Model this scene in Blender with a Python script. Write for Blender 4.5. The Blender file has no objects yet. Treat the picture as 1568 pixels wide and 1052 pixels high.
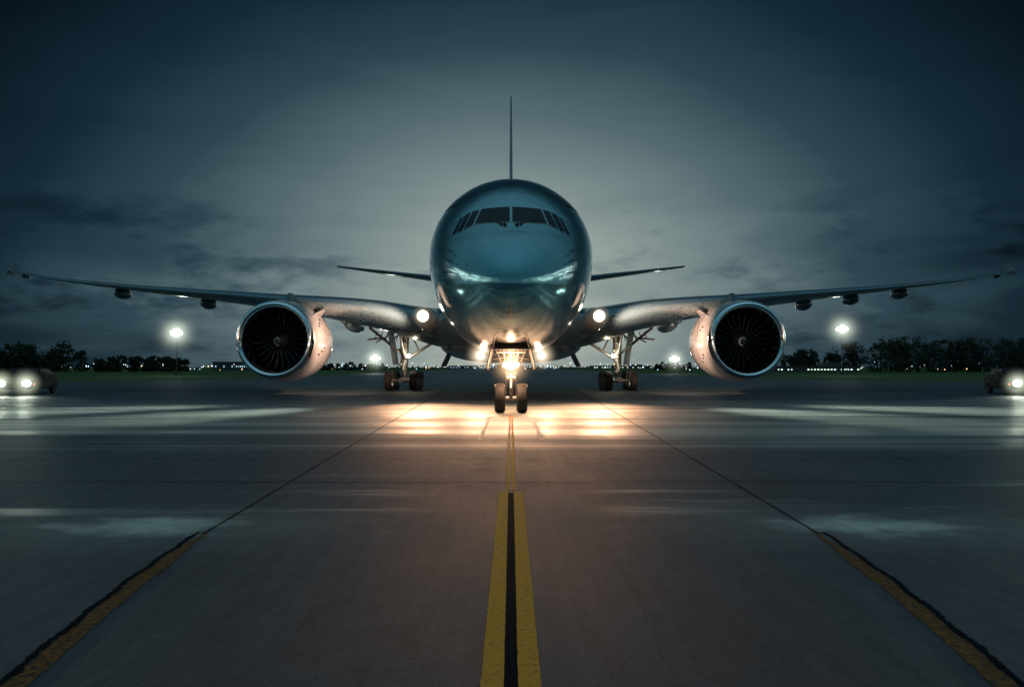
import bpy, math, random
import numpy as np
from mathutils import Vector, Matrix
from mathutils.bvhtree import BVHTree
random.seed(7); np.random.seed(7)
sc=bpy.context.scene
sc.view_settings.view_transform='Standard'; sc.view_settings.look='None'; sc.view_settings.exposure=0
R=math.radians
# ------------------------------------------------------------ helpers
def link(o,parent=None):
    sc.collection.objects.link(o)
    if parent: o.parent=parent
    return o
def empty(name,loc=(0,0,0)):
    e=bpy.data.objects.new(name,None); e.location=loc; e.empty_display_size=.5
    return link(e)
def mesh(name,V,F,mat,parent=None,smooth=True,loc=None):
    m=bpy.data.meshes.new(name); m.from_pydata([tuple(v) for v in V],[],[tuple(f) for f in F]); m.validate(); m.update()
    if smooth: m.polygons.foreach_set('use_smooth',[True]*len(m.polygons))
    if mat: m.materials.append(mat)
    o=bpy.data.objects.new(name,m)
    if loc: o.location=loc
    return link(o,parent)
class MB:
    def __init__(s): s.V=[]; s.F=[]
    def add(s,V,F):
        n=len(s.V); s.V+= [tuple(v) for v in V]; s.F+=[tuple(i+n for i in f) for f in F]
    def tube(s,p0,p1,r0,r1=None,n=14):
        if r1 is None:r1=r0
        p0=Vector(p0);p1=Vector(p1);d=(p1-p0).normalized()
        a=d.orthogonal().normalized();b=d.cross(a)
        V=[];F=[]
        for p,r in((p0,r0),(p1,r1)):
            for i in range(n):
                t=2*math.pi*i/n; V.append(p+a*math.cos(t)*r+b*math.sin(t)*r)
        for i in range(n):
            j=(i+1)%n; F.append((i,j,n+j,n+i))
        F.append(tuple(range(n))[::-1]);F.append(tuple(range(n,2*n)))
        s.add(V,F)
    def box(s,c,d,rot=None,taper=1):
        c=Vector(c);V=[]
        for z in(-1,1):
            k=1 if z<0 else taper
            for x,y in((-1,-1),(1,-1),(1,1),(-1,1)):
                v=Vector((x*d[0]/2*k,y*d[1]/2*k,z*d[2]/2))
                if rot: v=rot@v
                V.append(c+v)
        s.add(V,[(3,2,1,0),(4,5,6,7),(0,1,5,4),(1,2,6,5),(2,3,7,6),(3,0,4,7)])
    def lathe(s,prof,c,axis='Y',n=64,close=False):
        V=[];F=[]
        for (y,r) in prof:
            for i in range(n):
                t=2*math.pi*i/n
                a,b=math.cos(t)*r,math.sin(t)*r
                if axis=='Y': v=(c[0]+a,c[1]+y,c[2]+b)
                elif axis=='X': v=(c[0]+y,c[1]+a,c[2]+b)
                else: v=(c[0]+a,c[1]+b,c[2]+y)
                V.append(v)
        for k in range(len(prof)-1):
            for i in range(n):
                j=(i+1)%n; F.append((k*n+i,k*n+j,(k+1)*n+j,(k+1)*n+i))
        s.add(V,F)
    def sphere(s,c,r,n=20,m=12):
        if not hasattr(r,'__len__'): r=(r,r,r)
        V=[];F=[]
        for k in range(m+1):
            p=math.pi*k/m
            for i in range(n):
                t=2*math.pi*i/n
                V.append((c[0]+r[0]*math.sin(p)*math.cos(t),c[1]+r[1]*math.sin(p)*math.sin(t),c[2]+r[2]*math.cos(p)))
        for k in range(m):
            for i in range(n):
                j=(i+1)%n;F.append((k*n+i,(k+1)*n+i,(k+1)*n+j,k*n+j))
        s.add(V,F)
    def make(s,name,mat,parent=None,smooth=True,auto=True):
        o=mesh(name,s.V,s.F,mat,parent,smooth)
        if smooth and auto:
            try:
                o.data.set_sharp_from_angle(angle=R(40))
            except Exception: pass
        return o
# ------------------------------------------------------------ materials
def newmat(name):
    m=bpy.data.materials.new(name); m.use_nodes=True
    return m,m.node_tree.nodes,m.node_tree.links,m.node_tree.nodes['Principled BSDF']
def pbr(name,col,rough=.5,metal=0,coat=0,noise=.15,scale=3,spec=.5,bump=0):
    m,N,L,b=newmat(name)
    b.inputs['Metallic'].default_value=metal
    b.inputs['Coat Weight'].default_value=coat; b.inputs['Coat Roughness'].default_value=.06
    b.inputs['Specular IOR Level'].default_value=spec
    tc=N.new('ShaderNodeTexCoord'); nz=N.new('ShaderNodeTexNoise'); nz.inputs['Scale'].default_value=scale; nz.inputs['Detail'].default_value=6
    L.new(tc.outputs['Object'],nz.inputs['Vector'])
    mx=N.new('ShaderNodeMix'); mx.data_type='RGBA'
    mx.inputs[6].default_value=(*[c*(1-noise) for c in col],1); mx.inputs[7].default_value=(*[min(1,c*(1+noise)) for c in col],1)
    L.new(nz.outputs['Fac'],mx.inputs[0]); L.new(mx.outputs[2],b.inputs['Base Color'])
    mr=N.new('ShaderNodeMapRange'); mr.inputs[3].default_value=rough*.8; mr.inputs[4].default_value=min(1,rough*1.25)
    L.new(nz.outputs['Fac'],mr.inputs[0]); L.new(mr.outputs[0],b.inputs['Roughness'])
    if bump:
        bp=N.new('ShaderNodeBump'); bp.inputs['Strength'].default_value=bump; bp.inputs['Distance'].default_value=.02
        L.new(nz.outputs['Fac'],bp.inputs['Height']); L.new(bp.outputs[0],b.inputs['Normal'])
    return m
def emis(name,col,s):
    m,N,L,b=newmat(name)
    b.inputs['Base Color'].default_value=(.8,.8,.8,1)
    b.inputs['Emission Color'].default_value=(*col,1); b.inputs['Emission Strength'].default_value=s
    return m
def glow_mat(name,col,s,p=3):  # self-lit volume that paints the halo around a lamp
    m=bpy.data.materials.new(name); m.use_nodes=True; N=m.node_tree.nodes;L=m.node_tree.links
    N.clear(); out=N.new('ShaderNodeOutputMaterial'); tc=N.new('ShaderNodeTexCoord')
    ln=N.new('ShaderNodeVectorMath'); ln.operation='LENGTH'; L.new(tc.outputs['Object'],ln.inputs[0])
    a=N.new('ShaderNodeMath'); a.operation='SUBTRACT'; a.use_clamp=True; a.inputs[0].default_value=1; L.new(ln.outputs['Value'],a.inputs[1])
    pw=N.new('ShaderNodeMath'); pw.operation='POWER'; L.new(a.outputs[0],pw.inputs[0]); pw.inputs[1].default_value=p
    mu=N.new('ShaderNodeMath'); mu.operation='MULTIPLY'; L.new(pw.outputs[0],mu.inputs[0]); mu.inputs[1].default_value=s
    e=N.new('ShaderNodeEmission'); e.inputs['Color'].default_value=(*col,1); L.new(mu.outputs[0],e.inputs['Strength'])
    L.new(e.outputs[0],out.inputs['Volume']); return m
def glow_ball(c,r,mat,parent):  # glowing ball added around a lamp, no real mist
    b=MB(); b.sphere((0,0,0),1,24,16); o=b.make('lamp_glow_ball',mat,parent); 
    o.location=c; o.scale=(r,r,r); return o
def point(name,loc,col,W,parent,size=.08):
    l=bpy.data.lights.new(name,'POINT'); l.color=col; l.energy=W; l.shadow_soft_size=size
    o=bpy.data.objects.new(name,l); o.location=loc; return link(o,parent)
def spot(name,loc,tgt,col,W,ang,parent,blend=.8,size=.1):
    l=bpy.data.lights.new(name,'SPOT'); l.color=col; l.energy=W; l.spot_size=R(ang); l.spot_blend=blend; l.shadow_soft_size=size
    o=bpy.data.objects.new(name,l); o.location=loc
    o.rotation_euler=(Vector(tgt)-Vector(loc)).to_track_quat('-Z','Y').to_euler(); return link(o,parent)

def paint():
    m,N,L,b=newmat('aircraft_paint')
    tc=N.new('ShaderNodeTexCoord'); sep=N.new('ShaderNodeSeparateXYZ'); L.new(tc.outputs['Object'],sep.inputs[0])
    nz=N.new('ShaderNodeTexNoise'); nz.inputs['Scale'].default_value=.8; nz.inputs['Detail'].default_value=5; L.new(tc.outputs['Object'],nz.inputs['Vector'])
    mr=N.new('ShaderNodeMapRange'); mr.inputs[1].default_value=2.4; mr.inputs[2].default_value=3.8; mr.interpolation_type='SMOOTHSTEP'
    L.new(sep.outputs['Z'],mr.inputs[0])
    mx=N.new('ShaderNodeMix'); mx.data_type='RGBA'; mx.inputs[6].default_value=(.55,.57,.57,1); mx.inputs[7].default_value=(.15,.37,.42,1)
    L.new(mr.outputs[0],mx.inputs[0])
    def seam(sock,per,w,off=0):
        a=N.new('ShaderNodeMath'); a.operation='ADD'; a.inputs[1].default_value=off; L.new(sock,a.inputs[0])
        p=N.new('ShaderNodeMath'); p.operation='PINGPONG'; p.inputs[1].default_value=per/2; L.new(a.outputs[0],p.inputs[0])
        c=N.new('ShaderNodeMath'); c.operation='LESS_THAN'; c.inputs[1].default_value=w; L.new(p.outputs[0],c.inputs[0]); return c.outputs[0]
    s1=seam(sep.outputs['Y'],1.9,.010,.6); s2=seam(sep.outputs['Z'],1.55,.008,.35)
    mxs=N.new('ShaderNodeMath'); mxs.operation='MAXIMUM'; L.new(s1,mxs.inputs[0]); L.new(s2,mxs.inputs[1])
    m2=N.new('ShaderNodeMix'); m2.data_type='RGBA'; m2.inputs[7].default_value=(.02,.05,.06,1); L.new(mx.outputs[2],m2.inputs[6])
    f=N.new('ShaderNodeMath'); f.operation='MULTIPLY'; f.inputs[1].default_value=.6; L.new(mxs.outputs[0],f.inputs[0]); L.new(f.outputs[0],m2.inputs[0])
    L.new(m2.outputs[2],b.inputs['Base Color'])
    r=N.new('ShaderNodeMapRange'); r.inputs[3].default_value=.11; r.inputs[4].default_value=.2; L.new(nz.outputs['Fac'],r.inputs[0]); L.new(r.outputs[0],b.inputs['Roughness'])
    b.inputs['Metallic'].default_value=.7; b.inputs['Coat Weight'].default_value=1; b.inputs['Coat Roughness'].default_value=.02
    n2=N.new('ShaderNodeTexNoise'); n2.inputs['Scale'].default_value=1.6; L.new(tc.outputs['Object'],n2.inputs['Vector'])
    bp=N.new('ShaderNodeBump'); bp.inputs['Strength'].default_value=.4; bp.inputs['Distance'].default_value=.035; L.new(n2.outputs['Fac'],bp.inputs['Height'])
    L.new(bp.outputs[0],b.inputs['Normal']); L.new(bp.outputs[0],b.inputs['Coat Normal'])
    return m
PAINT=paint()
WING=pbr('wing_paint',(.13,.21,.25),.28,.4,.4)
NAC=pbr('nacelle_paint',(.55,.55,.55),.2,.35,.8,.05)
CHROME=pbr('inlet_lip_metal',(.85,.9,.92),.12,1,0,.05)
DARK=pbr('dark_duct',(.008,.010,.012),.6,.2,0,.15,3,.3)
BLADE=pbr('fan_blade_metal',(.06,.068,.078),.35,.8)
GLASS=pbr('cockpit_glass',(.002,.003,.004),.1,0,0,.1,3,.1)
FRAME=pbr('window_frame',(.4,.5,.52),.3,.4)
STEEL=pbr('gear_steel',(.26,.26,.25),.4,.6,0,.3,12)
DSTEEL=pbr('gear_dark_steel',(.07,.07,.07),.4,.6,0,.3,12)
TYRE=pbr('tyre_rubber',(.012,.012,.012),.75,0,0,.3,20)
HUB=pbr('wheel_hub',(.35,.35,.35),.35,.7)
LWARM=emis('lamp_warm',(1,.78,.5),50)
LWHITE=emis('lamp_white',(1,.86,.62),30)
LFLOOD=emis('lamp_flood',(.97,1,.85),50)
LCAR=emis('car_headlamp',(1,1,.8),30)

# ------------------------------------------------------------ fuselage
T=np.array([
[0,0,4.1,4.1,4.1],[.1,.42,4.5,3.72,4.12],[.4,.86,4.9,3.3,4.18],[1,1.38,5.42,2.85,4.3],[2,1.98,6.08,2.42,4.6],[3,2.4,6.75,2.18,4.9],
[4,2.7,7.5,2.04,5.2],[5,2.91,8.12,1.97,5.45],[6.5,3.11,8.75,1.93,5.7],[8.5,3.2,9.1,1.93,5.8],[12,3.2,9.12,1.93,5.8],[34,3.2,9.1,1.93,5.8],
[38,2.95,9.08,2.7,6.1],[42,2.35,9.0,4.2,6.6],[48,1.15,8.7,6.4,7.5],[52,.25,8.2,7.7,7.95]])
def pchip(x,y,xi):
    h=np.diff(x); d=np.diff(y)/h; n=len(x); m=np.zeros(n)
    for k in range(1,n-1):
        if d[k-1]*d[k]>0:
            w1=2*h[k]+h[k-1]; w2=h[k]+2*h[k-1]; m[k]=(w1+w2)/(w1/d[k-1]+w2/d[k])
    m[0]=d[0];m[-1]=d[-1]
    k=np.clip(np.searchsorted(x,xi)-1,0,n-2); t=(xi-x[k])/h[k]
    return (2*t**3-3*t**2+1)*y[k]+(t**3-2*t**2+t)*h[k]*m[k]+(-2*t**3+3*t**2)*y[k+1]+(t**3-t**2)*h[k]*m[k+1]
Y0=23.0
NS=170; S=np.linspace(0,math.sqrt(52),NS); sx=np.sqrt(T[:,0])
P=[pchip(sx,T[:,i],S) for i in range(1,5)]
def smo(a):
    b=a.copy()
    for _ in range(10): b[1:-1]=(b[:-2]+2*b[1:-1]+b[2:])/4
    return b
P=[smo(p) for p in P]
NA=96; V=[];F=[]
for k in range(NS):
    hw,tp,bt,wz=[p[k] for p in P]
    for i in range(NA):
        a=2*math.pi*i/NA; c,s=math.cos(a),math.sin(a)
        V.append((hw*c, Y0+S[k]**2, wz+(tp-wz)*s if s>=0 else wz+(wz-bt)*s))
for k in range(NS-1):
    for i in range(NA):
        j=(i+1)%NA; F.append((k*NA+i,k*NA+j,(k+1)*NA+j,(k+1)*NA+i))
F.append(tuple((NS-1)*NA+i for i in range(NA)))
plane=empty('airliner')
mesh('fuselage',V,F,PAINT,plane)
bvh=BVHTree.FromPolygons([Vector(v) for v in V],F)
def patch(mb,quad,off,axis='Y',side=1,n=8):
    VV=[];FF=[]
    q=[Vector((a,b)) for a,b in quad]
    for i in range(n+1):
        for j in range(n+1):
            u,v=i/n,j/n
            p=(q[0]*(1-u)+q[1]*u)*(1-v)+(q[3]*(1-u)+q[2]*u)*v
            if axis=='Y': hit=bvh.ray_cast(Vector((p[0],0,p[1])),Vector((0,1,0)))
            else: hit=bvh.ray_cast(Vector((side*20,p[0],p[1])),Vector((-side,0,0)))
            l,nm=hit[0],hit[1]
            if l is None: return
            d=Vector((0,-1,0)) if axis=='Y' else Vector((side,0,0))
            if nm.dot(d)<0: nm=-nm
            VV.append(l+nm*off)
    for i in range(n):
        for j in range(n):
            a=i*(n+1)+j; FF.append((a,a+1,a+n+2,a+n+1))
    mb.add(VV,FF)
def W(px,py,s=44.5): return (px/s,1.556+(562-py)/s)
panes=[[(-2,320),(-45,322),(-53,351),(-2,351)],
       [(-48,323),(-58,325),(-70,359),(-57,353)],
       [(-61,326),(-69,330),(-81,363),(-73,360)],
       [(-72,332),(-77,336),(-89,366),(-84,364)]]
g=MB();fr=MB()
for q in panes:
    cx=sum(a for a,b in q)/4; cy=sum(b for a,b in q)/4
    for sgn in(-1,1):
        Q=[W(a*sgn,b) for a,b in q]; patch(g,Q,.016)
        Q2=[W((a+(1.0 if a>cx else -1.0)*1.3)*sgn,b+(1.4 if b>cy else -1.4)) for a,b in q]; patch(fr,Q2,.008)
g.make('cockpit_windows',GLASS,plane); fr.make('cockpit_window_frames',FRAME,plane)
pw=MB();dr=MB()
for sd in(-1,1):
    y=31.2
    while y<62:
        if not(31.9<y<33 ) : patch(pw,[(y,6.35),(y+.26,6.35),(y+.26,6.75),(y,6.75)],.012,'X',sd,3)
        y+=.56
    for dy in(28.9,46,62.5):
        for q in([(dy,5.0),(dy+.04,5.0),(dy+.04,7.0),(dy,7.0)],[(dy+1.05,5.0),(dy+1.09,5.0),(dy+1.09,7.0),(dy+1.05,7.0)],[(dy,6.98),(dy+1.05,6.98),(dy+1.05,7.02),(dy,7.02)],[(dy,4.98),(dy+1.05,4.98),(dy+1.05,5.02),(dy,5.02)],[(dy+.42,6.1),(dy+.66,6.1),(dy+.66,6.45),(dy+.42,6.45)]):
            patch(dr,q,.01,'X',sd,4)
pw.make('passenger_windows',GLASS,plane); dr.make('door_outlines',DARK,plane)
pb=MB()
def onnose(x,z,off=0):
    h=bvh.ray_cast(Vector((x,0,z)),Vector((0,1,0))); n=h[1]; n=n if n.y<0 else -n; return h[0]+n*off
for sgn in(-1,1):
    pb.tube(onnose(.2*sgn,6.2,.03),onnose(.75*sgn,6.38,.04),.015)
    pb.sphere(onnose(.2*sgn,6.17,.02),.07)
    pb.sphere(onnose(.33*sgn,6.2,.02),.05)
    for z in(4.6,5.0,5.35):
        p=onnose(1.95*sgn,z,0); pb.tube(p,p+Vector((.16*sgn,-.05,0)),.02); pb.tube(p+Vector((.16*sgn,-.05,0)),p+Vector((.17*sgn,-.3,0)),.018)
pb.make('probes_and_wipers',DSTEEL,plane)
rg=MB()
for sd in(-1,1):
    y=28.0
    for w in(.3,.25,.3,.3,.1,.3,.3,.28,.3,.25):
        patch(rg,[(y,7.35),(y+w*.35,7.35),(y+w*.35,7.85),(y,7.85)],.01,'X',sd,3)
        patch(rg,[(y+w*.35,7.35),(y+w,7.35),(y+w,7.47),(y+w*.35,7.47)],.01,'X',sd,3)
        y+=w+.13
rg.make('livery_lettering',DARK,plane)

# belly fairing
b=MB(); prof=[]
n=40;m=30;VV=[];FF=[]
for k in range(m+1):
    u=k/m; yy=36.5+24*u; e=(math.sin(math.pi*u))**.45 if 0<u<1 else 0
    for i in range(n):
        a=2*math.pi*i/n; c,s=math.cos(a),math.sin(a)
        sq=lambda q:math.copysign(abs(q)**.75,q)
        VV.append((4.35*e*sq(c),yy,3.15+1.35*e*sq(s)))
for k in range(m):
    for i in range(n):
        j=(i+1)%n; FF.append((k*n+i,k*n+j,(k+1)*n+j,(k+1)*n+i))
b.add(VV,FF); b.make('wing_body_fairing',PAINT,plane)

# ------------------------------------------------------------ wings
def airfoil(n=18):
    pts=[]
    for i in range(n+1):
        x=(1-math.cos(math.pi*i/n))/2; yt=5*(.2969*math.sqrt(x)-.126*x-.3516*x**2+.2843*x**3-.1015*x**4); pts.append((x,yt))
    up=[(x,y*1.05) for x,y in pts]; lo=[(x,-y*.95) for x,y in pts[1:-1]][::-1]
    return up+lo
AF=airfoil()
def loft(mb,st,mirror=1,vertical=False):
    n=len(AF);V=[];F=[]
    for x,y,z,c,zt,th in st:
        for u,w in AF:
            if vertical: V.append((w*th*c,y+u*c,x))
            else: V.append((mirror*x,y+u*c,z+(zt-z)*u+w*th*c))
    for k in range(len(st)-1):
        for i in range(n):
            j=(i+1)%n; F.append((k*n+i,k*n+j,(k+1)*n+j,(k+1)*n+i))
    F.append(tuple(range(n))); F.append(tuple((len(st)-1)*n+i for i in range(n)))
    mb.add(V,F)
kx=np.array([2,4.3,7.7,14.8,26,35,40.0]); ky=np.array([36.5,38.8,41.2,45.5,52.5,58.1,61.2])
kz=np.array([3.5,3.95,4.75,5.65,7.0,8.25,9.2]); kc=np.array([17,15,12.2,8.4,5.0,3.0,1.2]); kt=np.array([3.0,3.15,4.0,5.45,7.1,8.4,9.3]); kth=np.array([.125,.125,.115,.1,.085,.075,.07])
def wingst(xs): return [(x,float(pchip(kx,ky,np.array([x]))[0]),float(pchip(kx,kz,np.array([x]))[0]),float(pchip(kx,kc,np.array([x]))[0]),float(pchip(kx,kt,np.array([x]))[0]),float(np.interp(x,kx,kth))) for x in xs]
xs=np.linspace(2,40.0,46)
HWING=glow_mat('glow_wing_lamp',(1,.85,.6),4,4)
for sgn,nm in((-1,'starboard_wing'),(1,'port_wing')):
    b=MB(); loft(b,wingst(xs),sgn); b.make(nm,WING,plane)
    b=MB(); b.add([(sgn*39.97,61.3,9.0),(sgn*39.97,62.4,8.95),(sgn*40.0,62.8,9.85),(sgn*40.0,62.3,9.85),(sgn*40.03,61.3,9.0),(sgn*40.03,62.4,8.95),(sgn*40.06,62.8,9.85),(sgn*40.06,62.3,9.85)],[(0,1,2,3),(7,6,5,4),(0,4,5,1),(1,5,6,2),(2,6,7,3),(3,7,4,0)]); b.make('wingtip',WING,plane,smooth=False)
    b=MB()
    for x in ((20.5,28.2) if sgn<0 else (19.7,23.7,28.2))+(38.3,):
        s_=wingst([x])[0]; r=.42 if x<35 else .14
        yc=s_[1]+s_[3]*.55; zc=s_[2]+(s_[4]-s_[2])*.55-r*.8-.14
        b.sphere((sgn*x,yc,zc),(r,min(1.1,s_[3]*.3),r*.95),20,16)
        b.box((sgn*x,yc,zc+r*.8),(r*.7,min(1.2,s_[3]*.3),r*.9))
    b.make('flap_track_fairings',WING,plane)
    b=MB(); b.sphere((sgn*4.15,39.4,3.95),(.62,2.2,.62),28,20); b.make('wing_root_glove',NAC,plane)
    b=MB(); b.sphere((sgn*4.2,37.05,3.98),(.22,.12,.22)); b.make('landing_lamp',LWHITE,plane)
    b=MB(); b.lathe([(0,.24),(-.1,.28),(.05,.34),(.5,.42)],(sgn*4.2,37.02,3.98),n=32); b.make('lamp_bezel',DSTEEL,plane)
    spot('engine_fill_spot',(sgn*4.6,36.5,3.9),(sgn*9.9,45,2.8),(1,.6,.42),22000,44,plane,.8,.15)  # fill spot added to warm the inner side of the cowl
    spot('landing_beam',(sgn*4.3,36.9,3.8),(sgn*3,30,0),(1,.52,.28),4200,52,plane,1,.2)
    spot('turnoff_beam',(sgn*4.3,36.9,3.9),(sgn*10.5,24.5,0),(.92,1,.85),22000,23,plane,1,.3)
    spot('turnoff_beam_wide',(sgn*4.3,36.9,3.9),(sgn*20,25.5,0),(.92,1,.85),46000,27,plane,1,.3)
    glow_ball((sgn*4.2,36.9,3.98),.75,HWING,plane)
    b=MB(); loft(b,[(.8,61,8.2,7,8.2,.1),(6,64.5,9.0,5,9.05,.09),(15.8,70.2,10.7,2.0,10.75,.07)],sgn); b.make('tailplane',WING,plane)
b=MB(); loft(b,[(8.3,55.5,0,11,0,.05),(10,58,0,9.2,0,.055),(17,62.5,0,6.3,0,.05),(25.2,67.2,0,3.4,0,.045)],vertical=True); b.make('tail_fin',WING,plane)

# ------------------------------------------------------------ engines
SPIRAL=pbr('spinner_mark',(.8,.8,.8),.4)
for sgn in(-1,1):
    c=(sgn*12.55,41,3.0)
    eng=empty('engine_'+('port' if sgn>0 else 'starboard')); eng.parent=plane
    b=MB(); b.lathe([(.9,1.66),(.45,1.66),(.2,1.71),(.06,1.79),(0,1.88),(.02,1.95),(.12,2.02),(.35,2.08)],c,n=96); b.make('inlet_lip',CHROME,eng)
    b=MB(); b.lathe([(.35,2.08),(.36,2.095),(1,2.18),(2.2,2.25),(3.2,2.24),(4.4,2.12),(5.5,1.9),(6.2,1.72),(6.15,1.66)],c,n=96); b.make('nacelle_cowl',NAC,eng)
    b=MB(); b.lathe([(2.195,2.262),(2.235,2.262)],c,n=96); b.lathe([(4.1,2.165),(4.14,2.16)],c,n=96)
    for a0 in(.35,-.35,2.8,3.5):
        for q in range(3):
            a=a0+q*.09; y=1.3+q*.35; r=2.235
            b.sphere((c[0]+r*math.cos(a),c[1]+y,c[2]+r*math.sin(a)),.05,8,6)
    b.make('cowl_seams_and_latches',DARK,eng)
    b=MB(); b.lathe([(.9,1.66),(1.6,1.72),(2.6,1.74),(2.6,.02)],c,n=64); b.lathe([(6.15,1.66),(4,1.6),(4,.1)],c,n=64); b.make('duct',DARK,eng)
    b=MB()
    nb=24
    for k in range(nb):
        t0=2*math.pi*k/nb; VV=[];FF=[]; m=9
        for i in range(m):
            u=i/(m-1); r=.42+u*1.27; sweep=.12*math.sin(u*2.6)
            tw=R(12+16*u); ch=.14+.10*u
            for e in(-1,1):
                a=t0+sweep+e*ch*math.sin(tw)*.5/r*1.0
                y=1.45+e*ch*math.cos(tw)
                VV.append((c[0]+r*math.cos(a),c[1]+y,c[2]+r*math.sin(a)))
        for i in range(m-1): FF.append((2*i,2*i+1,2*i+3,2*i+2))
        b.add(VV,FF)
    o=b.make('fan_blades',BLADE,eng); 
    md=o.modifiers.new('s','SOLIDIFY'); md.thickness=.025
    b=MB(); b.lathe([(.75,.001),(.78,.08),(.9,.2),(1.1,.33),(1.35,.43),(1.6,.47)],c,n=48); b.make('spinner',DSTEEL,eng)
    b=MB(); VV=[];FF=[]
    for i in range(25):
        a=i/24*4.2+.5; r=.06+.2*i/24
        for q in(r,r+.035+.03*(i/24)):
            y=float(np.interp(q,[0,.08,.2,.33],[.75,.78,.9,1.1]))-.012
            VV.append((c[0]+q*math.cos(a),c[1]+y,c[2]+q*math.sin(a)))
    for i in range(24): FF.append((2*i,2*i+1,2*i+3,2*i+2))
    b.add(VV,FF); b.make('spinner_spiral',SPIRAL,eng)
    b=MB(); b.lathe([(5.2,1.25),(6.5,1.15),(7.6,.8),(7.6,.55),(8.8,.1)],c,n=48); b.make('exhaust_cone',DSTEEL,eng)
    b=MB(); x=c[0]; w=.22
    b.add([(x-w*.3,42.3,4.95),(x+w*.3,42.3,4.95),(x-w*.5,44,5.75),(x+w*.5,44,5.75),(x-w,49.5,5.35),(x+w,49.5,5.35),(x-w,49.5,4.3),(x+w,49.5,4.3),(x-w,44,4.6),(x+w,44,4.6)],
      [(0,1,3,2),(2,3,5,4),(4,5,7,6),(6,7,9,8),(8,9,1,0),(0,2,8),(1,9,3),(2,4,6,8),(3,9,7,5)]); b.make('pylon',WING,eng,smooth=False)
    b=MB(); xx=c[0]-sgn*1.75; b.add([(xx,42.4,4.35),(xx,44,4.4),(xx-sgn*.32,44,4.78),(xx-sgn*.3,43.5,4.74)],[(0,1,2,3)]); o=b.make('nacelle_strake',NAC,eng,smooth=False); md=o.modifiers.new('s','SOLIDIFY'); md.thickness=.04
    b=MB(); b.sphere((sgn*10.2,50.8,4.35),(.38,3.0,.55),20,16); b.sphere((sgn*10.2,47.6,4.45),(.2,1.3,.28),16,12); b.make('inboard_flap_fairing',WING,plane)

# ------------------------------------------------------------ landing gear
def wheel(bt,bh,x,y,z,r,w):
    k=w/2
    bt.lathe([(-k*.75,r*.55),(-k*.95,r*.72),(-k,r*.85),(-k*.8,r*.96),(-k*.35,r),(k*.35,r),(k*.8,r*.96),(k,r*.85),(k*.95,r*.72),(k*.75,r*.55)],(x,y,z),'X',40)
    for q in(-.3,0,.3): bt.lathe([(q*k-.006,r*1.001),(q*k-.006,r*1.006),(q*k+.006,r*1.006),(q*k+.006,r*1.001)],(x,y,z),'X',40)
    bh.lathe([(-k*.72,.001),(-k*.75,r*.18),(-k*.4,r*.3),(-k*.45,r*.5),(-k*.78,r*.57)],(x,y,z),'X',32)
    bh.lathe([(k*.72,.001),(k*.75,r*.18),(k*.4,r*.3),(k*.45,r*.5),(k*.78,r*.57)],(x,y,z),'X',32)
bt=MB();bh=MB();bs=MB();bd=MB()
yN=26.5
for s in(-1,1): wheel(bt,bh,s*.375,yN,.5,.5,.36)
bs.tube((-.5,yN,.5),(.5,yN,.5),.07); bs.tube((0,yN,.45),(0,yN+.02,1.25),.075); bs.tube((0,yN,1.1),(0,yN,2.4),.12)
bs.tube((-.14,yN-.05,1.2),(.14,yN-.05,1.2),.1); bs.tube((0,yN-.1,1.15),(0,yN-.3,.85),.035); bs.tube((0,yN-.3,.85),(0,yN-.08,.55),.035)
bs.box((0,yN-.06,1.62),(.62,.06,.07)); bs.box((0,yN-.05,1.35),(.4,.05,.05))
for s in(-1,1):
    bs.tube((s*.08,yN,1.7),(s*.42,yN+.9,2.4),.045); bs.tube((s*.1,yN,1.35),(s*.3,yN-.1,2.3),.03)
    bd.tube((s*.16,yN-.12,.6),(s*.18,yN-.12,1.9),.014); bd.tube((s*.05,yN-.14,.6),(s*.1,yN-.14,2.0),.012)
    bs.tube((s*.3,yN-.1,1.62),(s*.55,yN+.1,2.3),.02)
    bs.lathe([(0,.1),(.05,.13),(.18,.08),(.2,.001)],(s*.2,yN-.28,1.63),n=20)
    bd.add([(s*.62,yN-1.3,2.3),(s*.62,yN+1.2,2.2),(s*.78,yN+1.1,1.45),(s*.78,yN-1.1,1.5),(s*.65,yN-1.3,2.3),(s*.65,yN+1.2,2.2),(s*.81,yN+1.1,1.45),(s*.81,yN-1.1,1.5)],[(0,1,2,3),(7,6,5,4),(0,3,7,4),(1,5,6,2),(3,2,6,7)])
    bd.tube((s*.15,yN,1.9),(s*.7,yN,1.8),.02)
for i in range(7):
    bs.tube((-.36+.12*i,yN-.35,2.0+.02*abs(i-3)),(-.36+.12*i,yN-.33,2.3),.022); 
bs.tube((-.5,yN-.35,2.05),(.5,yN-.35,2.05),.03)
bd.box((0,yN+.1,2.16),(1.2,2.4,.05))
bs.lathe([(0,.16),(.05,.19),(.2,.12),(.22,.001)],(0,yN-.3,1.6),n=24)
lm=MB(); lm.sphere((0,yN-.31,1.6),(.14,.05,.14))
for s in(-1,1): lm.sphere((s*.2,yN-.29,1.63),(.075,.03,.075))
for s in(-1,1):
    lm.sphere((s*1.17,29.75,2.0),(.13,.06,.13)); bs.lathe([(0,.13),(.05,.17),(.35,.12),(.7,.02)],(s*1.17,29.78,2.03),n=24)
lm.make('landing_lamps',LWARM,plane)
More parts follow.
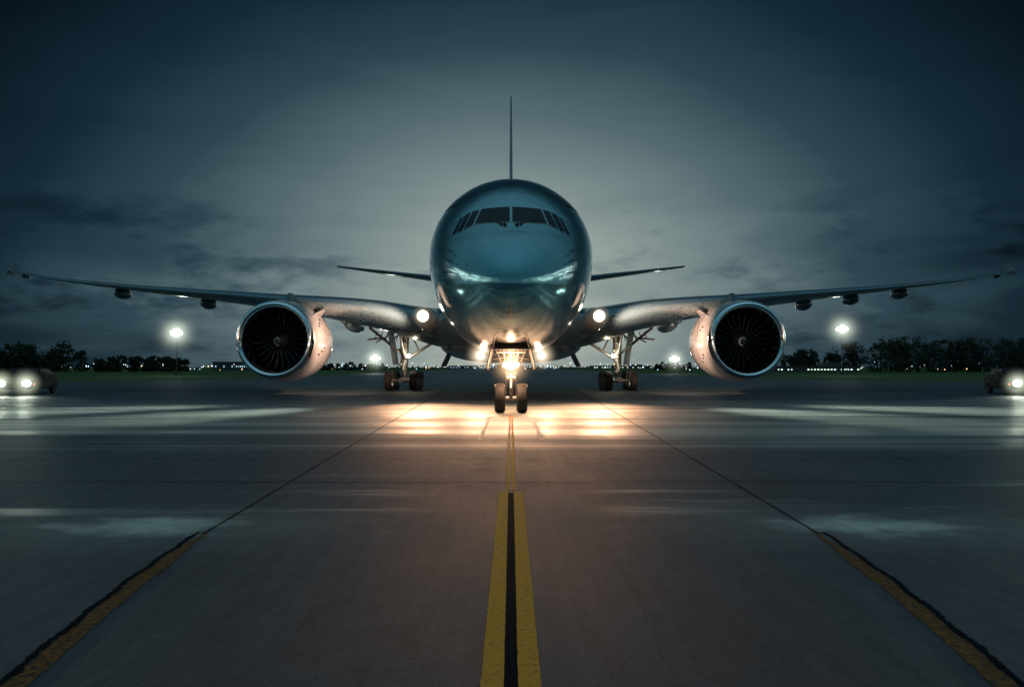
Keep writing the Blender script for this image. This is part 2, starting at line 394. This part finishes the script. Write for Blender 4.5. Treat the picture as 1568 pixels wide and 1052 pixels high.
for s in(-1,1):
    X=s*7.25;yM=53
    for ax in(-1.45,0,1.45):
        bs.tube((X-1.0,yM+ax,.65),(X+1.0,yM+ax,.65),.09)
        for q in(-.82,.82): wheel(bt,bh,X+q,yM+ax,.65,.65,.52)
    for q in(-.30,.30): bd.box((X+q*.5,yM-1.2,.66),(.28,.3,.3))
    bs.tube((X,yM-1.7,.68),(X,yM+1.7,.68),.17)
    bs.tube((X,yM,.7),(X,yM,1.9),.16); bs.tube((X,yM,1.7),(X-s*.1,yM,4.2),.24)
    bs.tube((X,yM-.25,1.9),(X,yM-.8,1.3),.06);bs.tube((X,yM-.8,1.3),(X,yM-.35,.8),.06)
    bs.tube((X,yM,2.0),(X-s*2.6,yM-.4,3.6),.1); bs.tube((X-s*1.0,yM-.1,2.62),(X-s*.5,yM,3.7),.06)
    bs.tube((X,yM-.1,2.3),(X+s*2.2,yM-1.2,4.2),.09); bs.tube((X+s*1.0,yM-.6,3.15),(X+s*.2,yM-.3,3.9),.06)
    bs.tube((X+s*1.4,yM-.8,3.5),(X+s*2.4,yM-.8,3.4),.06); bs.tube((X+s*.6,yM-.5,3.9),(X+s*1.8,yM-1.0,3.2),.045)
    bs.tube((X,yM-.1,2.2),(X,yM-2.6,4.0),.09)
    for q in range(5):
        bs.tube((X+s*(.3+.35*q),yM-1.0,3.75+.05*q),(X+s*(.45+.35*q),yM-.9,3.3+.05*q),.035)
        bs.sphere((X+random.uniform(-.3,.3),yM-.3,1.2+.5*q),.13,10,8)
    bd.tube((X+.2,yM-.2,.9),(X+.25,yM-.2,3.8),.03);bd.tube((X-.22,yM-.2,.9),(X-.25,yM-.2,3.8),.03)
    bd.add([(X+s*.55,yM-1.3,1.7),(X+s*.55,yM+1.1,1.7),(X+s*.95,yM+1.1,4.3),(X+s*.95,yM-1.4,4.3),(X+s*.6,yM-1.3,1.7),(X+s*.6,yM+1.1,1.7),(X+s*1.0,yM+1.1,4.3),(X+s*1.0,yM-1.4,4.3)],[(0,1,2,3),(7,6,5,4),(0,3,7,4),(1,5,6,2),(0,4,5,1)])
    bd.box((X-s*2.9,yM,2.1),(.08,3.4,1.1),Matrix.Rotation(s*R(-25),3,'Y'))
    l=MB(); l.sphere((X+s*-.35,yM-.6,2.3),.13); l.make('gear_lamp',LWHITE,plane)
    point('gear_light',(X-s*.4,yM-1.1,2.3),(1,.8,.55),50,plane)
bt.make('tyres',TYRE,plane); bh.make('wheel_hubs',HUB,plane); bs.make('gear_struts',STEEL,plane); bd.make('gear_doors_and_lines',DSTEEL,plane,smooth=False)
HW=glow_mat('glow_warm',(1,.62,.32),6,5); HN=glow_mat('glow_white',(1,.8,.55),6,4)
glow_ball((0,yN-.45,1.6),1.1,HW,plane)
for s in(-1,1): glow_ball((s*1.17,29.7,2.0),.8,HN,plane)
WC=(1,.52,.28)
point('nose_gear_light',(0,yN-.75,1.65),WC,300,plane,.12)
for s in(-1,1): point('belly_light',(s*1.3,29.3,1.72),WC,650,plane,.12)

# ------------------------------------------------------------ ground
def asphalt():
    m,N,L,b=newmat('asphalt')
    tc=N.new('ShaderNodeTexCoord'); sep=N.new('ShaderNodeSeparateXYZ'); L.new(tc.outputs['Object'],sep.inputs[0])
    def mth(op,a,bb=None,cl=False):
        n=N.new('ShaderNodeMath'); n.operation=op; n.use_clamp=cl
        for i,v in enumerate((a,bb)):
            if v is None: continue
            if isinstance(v,(int,float)): n.inputs[i].default_value=v
            else: L.new(v,n.inputs[i])
        return n.outputs[0]
    def noise(sc_,det,mp=(1,1,1),ro=.5):
        mm=N.new('ShaderNodeMapping'); mm.inputs['Scale'].default_value=mp; L.new(tc.outputs['Object'],mm.inputs[0])
        n=N.new('ShaderNodeTexNoise'); n.inputs['Scale'].default_value=sc_; n.inputs['Detail'].default_value=det; n.inputs['Roughness'].default_value=ro; L.new(mm.outputs[0],n.inputs['Vector']); return n.outputs['Fac']
    def sstep(v,a,bb,o0=0,o1=1):
        n=N.new('ShaderNodeMapRange'); n.interpolation_type='SMOOTHSTEP'; n.inputs[1].default_value=a; n.inputs[2].default_value=bb; n.inputs[3].default_value=o0; n.inputs[4].default_value=o1; L.new(v,n.inputs[0]); return n.outputs[0]
    streak=noise(1,5,(.035,.5,1),.6); fine=noise(40,8,ro=.75); mid=noise(6,8,(1,.6,1),.7); big=noise(.7,6,(1,.5,1),.6); brush=noise(1,6,(9,.5,1),.65)
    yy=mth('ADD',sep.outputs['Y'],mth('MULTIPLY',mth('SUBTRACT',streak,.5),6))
    band=mth('MULTIPLY',sstep(yy,14,18.5),sstep(yy,24,40,1,0))  # strip of light across the apron, painted as paler colour
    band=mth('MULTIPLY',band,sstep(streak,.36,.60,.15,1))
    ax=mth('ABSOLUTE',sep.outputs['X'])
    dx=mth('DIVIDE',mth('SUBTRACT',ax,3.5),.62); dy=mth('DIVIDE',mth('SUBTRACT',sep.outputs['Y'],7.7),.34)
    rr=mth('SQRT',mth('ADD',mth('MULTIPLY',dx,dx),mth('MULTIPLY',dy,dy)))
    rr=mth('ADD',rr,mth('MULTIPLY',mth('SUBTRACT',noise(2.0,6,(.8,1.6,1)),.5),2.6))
    light_pool=sstep(rr,-.2,2.2,1,0); halo=sstep(rr,.3,4.5,1,0)  # two pools of light and their soft rim, painted into the colour
    light_pool=mth('MULTIPLY',light_pool,sstep(mid,.35,.6,.7,1))
    st2=mth('MULTIPLY',sstep(noise(1,5,(.12,1.1,1),.6),.5,.66),mth('MULTIPLY',sstep(sep.outputs['Y'],7.5,8.4),sstep(sep.outputs['Y'],9.5,12,1,0)))
    st2=mth('MULTIPLY',st2,sstep(ax,.6,1.8))
    lit_or_wet=mth('MAXIMUM',mth('MAXIMUM',mth('MULTIPLY',band,.6),mth('MULTIPLY',light_pool,.6)),mth('MULTIPLY',st2,.5),True)
    rp=N.new('ShaderNodeValToRGB'); rp.color_ramp.elements[0].position=.38; rp.color_ramp.elements[1].position=.64
    rp.color_ramp.elements[0].color=(.006,.014,.022,1); rp.color_ramp.elements[1].color=(.072,.108,.134,1)
    mixf=mth('ADD',mth('MULTIPLY',fine,.36),mth('ADD',mth('MULTIPLY',mid,.22),mth('ADD',mth('MULTIPLY',big,.24),mth('MULTIPLY',brush,.18)))); L.new(mixf,rp.inputs[0])
    pale=mth('MAXIMUM',mth('MULTIPLY',band,.45),mth('MAXIMUM',mth('MAXIMUM',mth('MULTIPLY',light_pool,1.0),mth('MULTIPLY',halo,.16)),mth('MULTIPLY',st2,.2)))  # band and pools of light go in as paler base colour
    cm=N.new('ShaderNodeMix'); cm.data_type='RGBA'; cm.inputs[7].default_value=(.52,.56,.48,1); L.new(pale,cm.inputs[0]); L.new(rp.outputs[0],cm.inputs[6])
    L.new(cm.outputs[2],b.inputs['Base Color'])
    ro=mth('ADD',mth('MULTIPLY',lit_or_wet,-.42),mth('ADD',.5,mth('MULTIPLY',big,.3)),True)
    L.new(ro,b.inputs['Roughness'])
    L.new(mth('ADD',.22,mth('MULTIPLY',lit_or_wet,.6)),b.inputs['Specular IOR Level'])
    bp=N.new('ShaderNodeBump'); bp.inputs['Distance'].default_value=.016
    L.new(mth('SUBTRACT',.85,mth('MULTIPLY',lit_or_wet,.7)),bp.inputs['Strength']); L.new(mth('ADD',fine,mid),bp.inputs['Height']); L.new(bp.outputs[0],b.inputs['Normal'])
    return m
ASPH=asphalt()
GRASS=pbr('grass',(.025,.07,.017),.9,0,0,.5,.3,.1)
def sheet(name,x0,x1,y0,y1,z,mat,nx=1,ny=1):
    V=[(x0+(x1-x0)*i/nx,y0+(y1-y0)*j/ny,z) for j in range(ny+1) for i in range(nx+1)]
    F=[(j*(nx+1)+i,j*(nx+1)+i+1,(j+1)*(nx+1)+i+1,(j+1)*(nx+1)+i) for j in range(ny) for i in range(nx)]
    return mesh(name,V,F,mat,None,False)
sheet('grass_ground',-3000,3000,-300,5000,0-.012,GRASS)
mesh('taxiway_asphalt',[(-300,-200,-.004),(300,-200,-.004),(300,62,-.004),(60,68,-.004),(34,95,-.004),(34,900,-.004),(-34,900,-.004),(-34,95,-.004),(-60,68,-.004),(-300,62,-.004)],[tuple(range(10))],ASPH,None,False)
def ypaint(name,lo=.36,hi=.44,k_=1):
    m,N,L,b=newmat(name); tc=N.new('ShaderNodeTexCoord')
    n=N.new('ShaderNodeTexNoise'); n.inputs['Scale'].default_value=22; n.inputs['Detail'].default_value=10; n.inputs['Roughness'].default_value=.8; L.new(tc.outputs['Object'],n.inputs['Vector'])
    r=N.new('ShaderNodeValToRGB'); e=r.color_ramp.elements; e[0].position=lo; e[0].color=(.03,.03,.03,1); e[1].position=hi; e[1].color=(.75*k_,.27*k_,.03*k_,1)
    k=e.new(.8); k.color=(.95*k_,.42*k_,.08*k_,1)
    L.new(n.outputs['Fac'],r.inputs[0]); L.new(r.outputs[0],b.inputs['Base Color']); b.inputs['Roughness'].default_value=.8
    b.inputs['Specular IOR Level'].default_value=.08
    bp=N.new('ShaderNodeBump'); bp.inputs['Strength'].default_value=.4; bp.inputs['Distance'].default_value=.005; L.new(n.outputs['Fac'],bp.inputs['Height']); L.new(bp.outputs[0],b.inputs['Normal'])
    return m
YEL=ypaint('worn_yellow_paint',.37,.44); YEL2=ypaint('very_worn_yellow_paint',.42,.62,.42); WHT=pbr('worn_white_paint',(.45,.42,.36),.7,0,0,.4,20); SEAL=pbr('joint_sealant',(.006,.009,.014),.95,0,0,.2,20,.02)
def strip(mb,pts,z,jit=.0):
    V=[];F=[]
    for (a,b_,y) in pts: V+=[(a+random.uniform(-jit,jit),y,z),(b_+random.uniform(-jit,jit),y,z)]
    for i in range(len(pts)-1): F.append((2*i,2*i+1,2*i+3,2*i+2))
    mb.add(V,F)
b=MB()
for s in(-1,1):
    strip(b,[(min(s*.035,s*.15),max(s*.035,s*.15),y) for y in np.arange(1.5,9.76,.05)],.0,.002)
    strip(b,[(min(s*.014,s*.06),max(s*.014,s*.06),y) for y in np.arange(9.9,25,.2)],.0,.003)
b.make('taxiway_centreline_marking',YEL,smooth=False)
b=MB(); strip(b,[(-.04,.04,y) for y in np.arange(1.5,9.76,.2)],-.002,.002); b.make('centreline_seam',SEAL,smooth=False)
b=MB()
for s in(-1,1):
    for y0,y1 in((16.8,19.6),(20.6,23.5)): strip(b,[(s*.66-.05,s*.66+.05,y) for y in np.arange(y0,y1,.2)],0,.004)
b.make('taxiway_dash_marking',WHT,smooth=False)
ey=np.array([1.5,3.0,3.8,4.6,5.6,6.9,7.4]); ex=np.array([2.15,2.30,2.42,2.55,2.70,2.83,2.86])
b=MB();d=MB();d2=MB()
for s in(-1,1):
    pts=[];p2=[];p3=[]
    for y in np.arange(1.5,7.4,.04):
        x=np.interp(y,ey,ex); w=.055*min(1,(7.45-y)/1.2)+.008
        pts.append((s*x-w,s*x+w,y)); xo=x+.085+.01*math.sin(y*9); p2.append((s*xo-.022,s*xo+.022,y))
    strip(b,pts,0.0,.009); strip(d,p2,.0012,.010)
    for y in np.arange(7.3,60,.25):
        x=2.88+.036*(y-7.3); w=.008+.0004*y; p3.append((s*x-w,s*x+w,y))
    strip(d,p3,.0,.003)
for y,w in((10.6,.014),(13.2,.010),(15.8,.03),(17.4,.02),(20.2,.03),(24.5,.04),(31,.06),(38,.08)):
    V=[];F=[];n=60
    for i in range(n+1):
        x=-60+120*i/n; q=y+.05*math.sin(i*1.7+y)+.03*math.sin(i*.6); V+=[(x,q-w,.0024),(x,q+w,.0024)]
    for i in range(n): F.append((2*i,2*i+2,2*i+3,2*i+1))
    d.add(V,F)
for k in range(26):
    x=random.choice((-1,1))*random.uniform(.05,.3); y=random.uniform(9.8,14); a=random.uniform(-.4,.4); L_=random.uniform(.15,.5); pts=[]
    px,py=x,y; sg=1 if x>0 else -1
    V=[];F=[]
    for i in range(8):
        V+=[(px,py-.008,.0036+.0001*k),(px,py+.012,.0036+.0001*k)]; px+=sg*L_/7; py+=random.uniform(-.06,.08)
    for i in range(7): F.append((2*i,2*i+2,2*i+3,2*i+1))
    d.add(V,F)
b.make('taxiway_edge_marking',YEL2,smooth=False); d.make('pavement_joints',SEAL,smooth=False)

# ------------------------------------------------------------ cars
BODY=pbr('car_paint',(.008,.010,.012),.55,0,0,.15,3,.15); CG=pbr('car_glass',(.004,.005,.006),.3,0,0,.1,3,.1)
TAIL=emis('marker_red',(1,.1,.03),2)
HC=glow_mat('glow_car',(.9,1,.75),2.6,3)
def car(name,loc,rz):
    e=empty(name,loc); e.rotation_euler[2]=rz
    prof=[(-2.2,.35,.9),(-2.25,.6,.92),(-2.1,.82,.9),(-1.1,1.0,.88),(-.35,1.48,.68),(1.1,1.5,.68),(1.9,1.08,.84),(2.25,1.0,.86),(2.3,.5,.92),(2.2,.32,.9)]
    n=len(prof); V=[];F=[]
    for y,z,w in prof: V+=[(-w,y,z),(w,y,z)]
    sideL=tuple(2*i for i in range(n)); sideR=tuple(2*i+1 for i in range(n))[::-1]
    F+=[sideL,sideR]; 
    for i in range(n):
        j=(i+1)%n; F.append((2*i,2*i+1,2*j+1,2*j))
    o=mesh('body',V,F,BODY,e,False); md=o.modifiers.new('b','BEVEL'); md.width=.07; md.segments=3
    b=MB(); b.add([(-.76,-1.02,1.06),(.76,-1.02,1.06),(.62,-.42,1.43),(-.62,-.42,1.43)],[(0,1,2,3)])
    for s in(-1,1): b.add([(s*.80,-.7,1.12),(s*.70,-.3,1.42),(s*.70,1.0,1.43),(s*.83,1.5,1.12)],[(0,1,2,3)])
    o=b.make('windows',CG,e,smooth=False); md=o.modifiers.new('s','SOLIDIFY'); md.thickness=.03; md.offset=0
    b=MB();h=MB()
    for s in(-1,1):
        for y in(-1.4,1.4): wheel(b,h,s*.82,y,.33,.33,.22)
    b.make('tyres',TYRE,e); h.make('hubs',DSTEEL,e)
    b=MB(); b.box((0,-2.27,.55),(.9,.05,.22)); b.box((0,-2.28,.38),(1.7,.08,.12)); b.make('grille_and_bumper',DARK,e,smooth=False)
    b=MB(); 
    for s in(-1,1): b.sphere((s*.62,-2.28,.66),(.22,.09,.17)); 
    b.make('headlamps',LCAR,e)
    b=MB()
    for s in(-1,1): b.box((s*.98,-.85,1.05),(.2,.1,.14)); 
    b.make('mirrors',BODY,e,smooth=False)
    b=MB()
    for s in(-1,1): b.box((s*.915,-2.0,.6),(.03,.16,.08))
    b.make('side_markers',TAIL,e,smooth=False)
    for s in(-1,1): glow_ball((s*.62,-2.4,.66),1.0,HC,e)
    return e
def carlights(e,tl):
    M=Matrix.Translation(e.location)@Matrix.Rotation(e.rotation_euler[2],4,'Z'); Mi=M.inverted()
    for s in(-1,1):
        p=Vector((s*.62,-2.6,.68)); spot('headlight_beam',p,Mi@Vector(tl),(.88,1,.8),500,50,e,1,.12)
c1=car('car',(-27.9,45,0),R(14)); carlights(c1,(-10,20,-.3))
c2=car('car',(29.1,45,0),R(-14)); carlights(c2,(10,20,-.3))

# ------------------------------------------------------------ floodlight masts
MAST=pbr('mast_steel',(.05,.05,.05),.6,.3)
HF=glow_mat('glow_flood',(.9,1,.8),.6,6)
def mast(x,y,z,r):
    e=empty('floodlight_mast',(x,y,0)); b=MB(); b.tube((0,0,0),(0,0,z),.09,.05,10); b.box((0,0,.2),(.6,.6,.4)); b.tube((-1.1,0,z),(1.1,0,z),.07); 
    b.make('pole',MAST,e)
    l=MB(); h=MB()
    for q in(-.8,0,.8):
        l.sphere((q*.9,-.28,z+.12),(r*.45,.12,r*.4)); h.box((q*.9,.05,z+.12),(.7,.4,.55))
    l.sphere((0,-.3,z+.15),(r*.75,.15,r*.75))
    l.make('lamps',LFLOOD,e); h.make('lamp_housings',MAST,e,smooth=False); glow_ball((0,-.5,z+.12),r*7,HF,e)
mast(-64.5,150,8.0,1.0); mast(66,155,9.0,.95); mast(-34,195,3.6,.9); mast(41,195,3.4,.85)

# ------------------------------------------------------------ tree lines
LEAF=pbr('tree_foliage',(.022,.035,.022),.9,0,0,.5,.6,.1); BARK=pbr('bark',(.03,.025,.02),.9)
def trees(name,specs,nc=18,nl=24):
    f=MB();t=MB()
    for x,y,h in specs:
        w=h*random.uniform(.36,.55); t.tube((x,y,0),(x+random.uniform(-.3,.3),y,h*.6),.3,.12,6)
        for k in range(3):
            a=random.uniform(0,6.28); t.tube((x,y,h*.35),(x+math.cos(a)*w*.6,y+math.sin(a)*w*.6,h*.7),.12,.05,5)
        for c in range(nc):
            u=random.uniform(.02,1); rr=w*math.sin(math.pi*min(1,u*.75+.22))**.6*random.uniform(.2,1)
            a=random.uniform(0,6.28); cx,cy,cz=x+math.cos(a)*rr,y+math.sin(a)*rr,h*(.04+.9*u)
            cr=random.uniform(.7,1.5)*h/8
            for q in range(nl):
                d_=Vector((random.gauss(0,1),random.gauss(0,1),random.gauss(0,.8))); d_=d_.normalized()*cr*random.uniform(.3,1.1)
                p=Vector((cx,cy,max(.2,cz+d_.z)))+Vector((d_.x,d_.y,0)); s_=random.uniform(.25,.55)
                A=Vector((random.gauss(0,1),random.gauss(0,1),random.gauss(0,1))).normalized(); B_=A.orthogonal().normalized()
                f.add([p+A*s_,p+B_*s_*.7,p-A*s_,p-B_*s_*.7],[(0,1,2,3)])
    root=empty(name); f.make('foliage',LEAF,root,smooth=False); t.make('trunks',BARK,root)
sp=[]
def row(x0,x1,y,h0,h1,step):
    x=x0
    while x<x1: sp.append((x,y+random.uniform(-8,8),random.uniform(h0,h1))); x+=step*random.uniform(.6,1.3)
row(112,190,250,9.0,11.5,1.7); row(89,111,260,5.5,7.5,1.9); row(190,290,270,8,12,5)
row(-190,-140,250,7,9.5,1.8); row(-140,-108,262,3.8,5.4,1.9); row(-290,-190,270,7,12,5)
row(-108,-60,380,2.4,4.0,2.2); row(70,90,380,2.4,4.2,2.4)
trees('distant_tree_line',sp)
sp=[]; row(-230,230,700,1.5,3.6,4); trees('distant_hedge',sp,10,14)

# ------------------------------------------------------------ distant buildings
BLD=pbr('building_wall',(.05,.06,.065),.8); LW=emis('window_light',(.8,1,.85),1.4); LB=emis('window_light_blue',(.5,.75,1),.8); LO=emis('amber_light',(1,.6,.25),3)
def building(x,y,w,d_,h,mat,n):
    e=empty('airport_building',(x,y,0)); b=MB(); b.box((0,0,h/2),(w,d_,h)); b.box((0,0,h+.15),(w+.6,d_+.6,.3)); b.box((w*.25,0,h+.8),(w*.2,d_*.5,1.0)); b.make('walls',BLD,e,smooth=False)
    l=MB()
    for i in range(n):
        if random.random()<.6:
            xx=-w/2+(i+.5)*w/n; l.box((xx,-d_/2-.02,h*.5),(w/n*.6*random.uniform(.5,1),.06,h*.2))
    l.make('lit_windows',mat,e,smooth=False)
building(-122,350,20,12,3.6,LB,22); building(92,240,26,12,1.6,LW,26)
building(-20,640,60,14,2.4,LB,26); building(90,640,50,14,2.4,LW,24)
b=MB();b2=MB();b3=MB()
for k in range(300):
    y=random.uniform(230,700); x=random.uniform(-.62,.62)*y; z=random.uniform(.4,2.6)
    if abs(x)<40: y=random.uniform(500,700)
    if k%6==0: z+=random.uniform(1,3)
    r=.0006*y*random.uniform(.4,1.3); t=random.choice((b,b2,b2,b3)); t.sphere((x,y,z),r,6,4)
e=empty('distant_town_lights'); b.make('amber_lights',LO,e); b2.make('white_lights',emis('town_white',(.75,.95,1),2.5),e); b3.make('blue_lights',emis('town_blue',(.35,.65,1),3),e)

# ------------------------------------------------------------ world
w=bpy.data.worlds.new('World'); sc.world=w; w.use_nodes=True; N=w.node_tree.nodes;L=w.node_tree.links; N.clear()
out=N.new('ShaderNodeOutputWorld'); tc=N.new('ShaderNodeTexCoord'); sep=N.new('ShaderNodeSeparateXYZ'); L.new(tc.outputs['Generated'],sep.inputs[0])
def mth(op,a,bb=None,cl=False):
    n=N.new('ShaderNodeMath'); n.operation=op; n.use_clamp=cl
    for i,v in enumerate((a,bb)):
        if v is None: continue
        if isinstance(v,(int,float)): n.inputs[i].default_value=v
        else: L.new(v,n.inputs[i])
    return n.outputs[0]
def sst(v,a,b_,o0=0,o1=1):
    n=N.new('ShaderNodeMapRange'); n.interpolation_type='SMOOTHSTEP'; n.inputs[1].default_value=a; n.inputs[2].default_value=b_; n.inputs[3].default_value=o0; n.inputs[4].default_value=o1; L.new(v,n.inputs[0]); return n.outputs[0]
X,Yd,Z=sep.outputs
u=mth('DIVIDE',X,.54); v=mth('DIVIDE',mth('SUBTRACT',Z,.08),.385)
rad=mth('SQRT',mth('ADD',mth('MULTIPLY',u,u),mth('MULTIPLY',v,v)))
mp=N.new('ShaderNodeMapping'); mp.inputs['Scale'].default_value=(2.2,2.2,9); L.new(tc.outputs['Generated'],mp.inputs[0])
nz=N.new('ShaderNodeTexNoise'); nz.inputs['Scale'].default_value=1.6; nz.inputs['Detail'].default_value=7; nz.inputs['Roughness'].default_value=.55; nz.inputs['Distortion'].default_value=.5; L.new(mp.outputs[0],nz.inputs['Vector'])
low=sst(Z,.24,0)
cl=mth('MULTIPLY',mth('SUBTRACT',nz.outputs['Fac'],.5),mth('ADD',.1,mth('MULTIPLY',low,.75)))
mpw=N.new('ShaderNodeMapping'); mpw.inputs['Scale'].default_value=(6,6,17); mpw.inputs['Rotation'].default_value=(0,R(12),0); L.new(tc.outputs['Generated'],mpw.inputs[0])
nw=N.new('ShaderNodeTexNoise'); nw.inputs['Scale'].default_value=1.3; nw.inputs['Detail'].default_value=8; nw.inputs['Roughness'].default_value=.6; L.new(mpw.outputs[0],nw.inputs['Vector'])
wisp=mth('MULTIPLY',sst(nw.outputs['Fac'],.51,.70),mth('MULTIPLY',sst(Z,.24,.12),.19))
rad2=mth('ADD',mth('ADD',rad,cl),wisp)
fr_=N.new('ShaderNodeValToRGB'); cr=fr_.color_ramp; cr.interpolation='LINEAR'
def lin(c): return tuple(((x/255)/12.92 if x/255<.04045 else (((x/255)+.055)/1.055)**2.4) for x in c)+(1,)
stops=[(0,(172,184,174)),(.2,(155,168,161)),(.4,(123,140,141)),(.6,(84,105,112)),(.8,(45,69,80)),(1.0,(18,41,53)),(1.2,(5,18,30)),(1.5,(2,9,17))]
cr.elements[0].position=0; cr.elements[0].color=lin(stops[0][1]); cr.elements[1].position=1; cr.elements[1].color=lin(stops[-1][1])
for p,c in stops[1:-1]:
    k=cr.elements.new(p/1.5); k.color=lin(c)
L.new(mth('DIVIDE',rad2,1.5),fr_.inputs[0])
back=N.new('ShaderNodeValToRGB'); cr=back.color_ramp  # unseen sky, brightened as fill for ground and fuselage
cr.elements[0].position=.0; cr.elements[0].color=(.13,.21,.22,1); cr.elements[1].position=1; cr.elements[1].color=(.13,.28,.36,1)
k=cr.elements.new(.12); k.color=(.11,.20,.23,1)
k=cr.elements.new(.3); k.color=(.05,.13,.165,1)
k=cr.elements.new(.7); k.color=(.06,.16,.21,1)
L.new(mth('ABSOLUTE',Z),back.inputs[0])
# bright cloud patches added in the unseen sky to put highlights on the paint
mp2=N.new('ShaderNodeMapping'); mp2.inputs['Scale'].default_value=(3,3,18); L.new(tc.outputs['Generated'],mp2.inputs[0])
n2=N.new('ShaderNodeTexNoise'); n2.inputs['Scale'].default_value=1.6; n2.inputs['Detail'].default_value=8; L.new(mp2.outputs[0],n2.inputs['Vector'])
cb=mth('MULTIPLY',sst(n2.outputs['Fac'],.44,.54),mth('MULTIPLY',sst(Z,.05,.10),sst(Z,.30,.24)))
cb=mth('MULTIPLY',cb,mth('MULTIPLY',sst(mth('ABSOLUTE',X),.62,.78),sst(Yd,-.5,.1,.15,1)))
bc=N.new('ShaderNodeMix'); bc.data_type='RGBA'; bc.inputs[7].default_value=(2.6,2.8,2.5,1); L.new(cb,bc.inputs[0]); L.new(back.outputs[0],bc.inputs[6])
fm=sst(Yd,.74,.5)
mx=N.new('ShaderNodeMix'); mx.data_type='RGBA'; L.new(fm,mx.inputs[0]); L.new(fr_.outputs[0],mx.inputs[6]); L.new(bc.outputs[2],mx.inputs[7])
bg=N.new('ShaderNodeBackground'); bg.inputs['Strength'].default_value=1.0; L.new(mx.outputs[2],bg.inputs['Color'])
sky=N.new('ShaderNodeTexSky'); sky.sky_type='NISHITA'; sky.sun_disc=False; sky.sun_elevation=R(1); sky.sun_rotation=R(0)
bg2=N.new('ShaderNodeBackground'); bg2.inputs['Strength'].default_value=.001; L.new(sky.outputs[0],bg2.inputs['Color'])
ad=N.new('ShaderNodeAddShader'); L.new(bg.outputs[0],ad.inputs[0]); L.new(bg2.outputs[0],ad.inputs[1]); L.new(ad.outputs[0],out.inputs['Surface'])

# ------------------------------------------------------------ camera
cam=bpy.data.cameras.new('camera'); co=bpy.data.objects.new('camera',cam); link(co); sc.camera=co
cam.sensor_width=36; cam.lens=36*1190/1568; cam.clip_start=.1; cam.clip_end=10000
co.location=(0,0,1.556); co.rotation_euler=(R(90)+math.atan(36/1190),0,0); cam.shift_x=.001
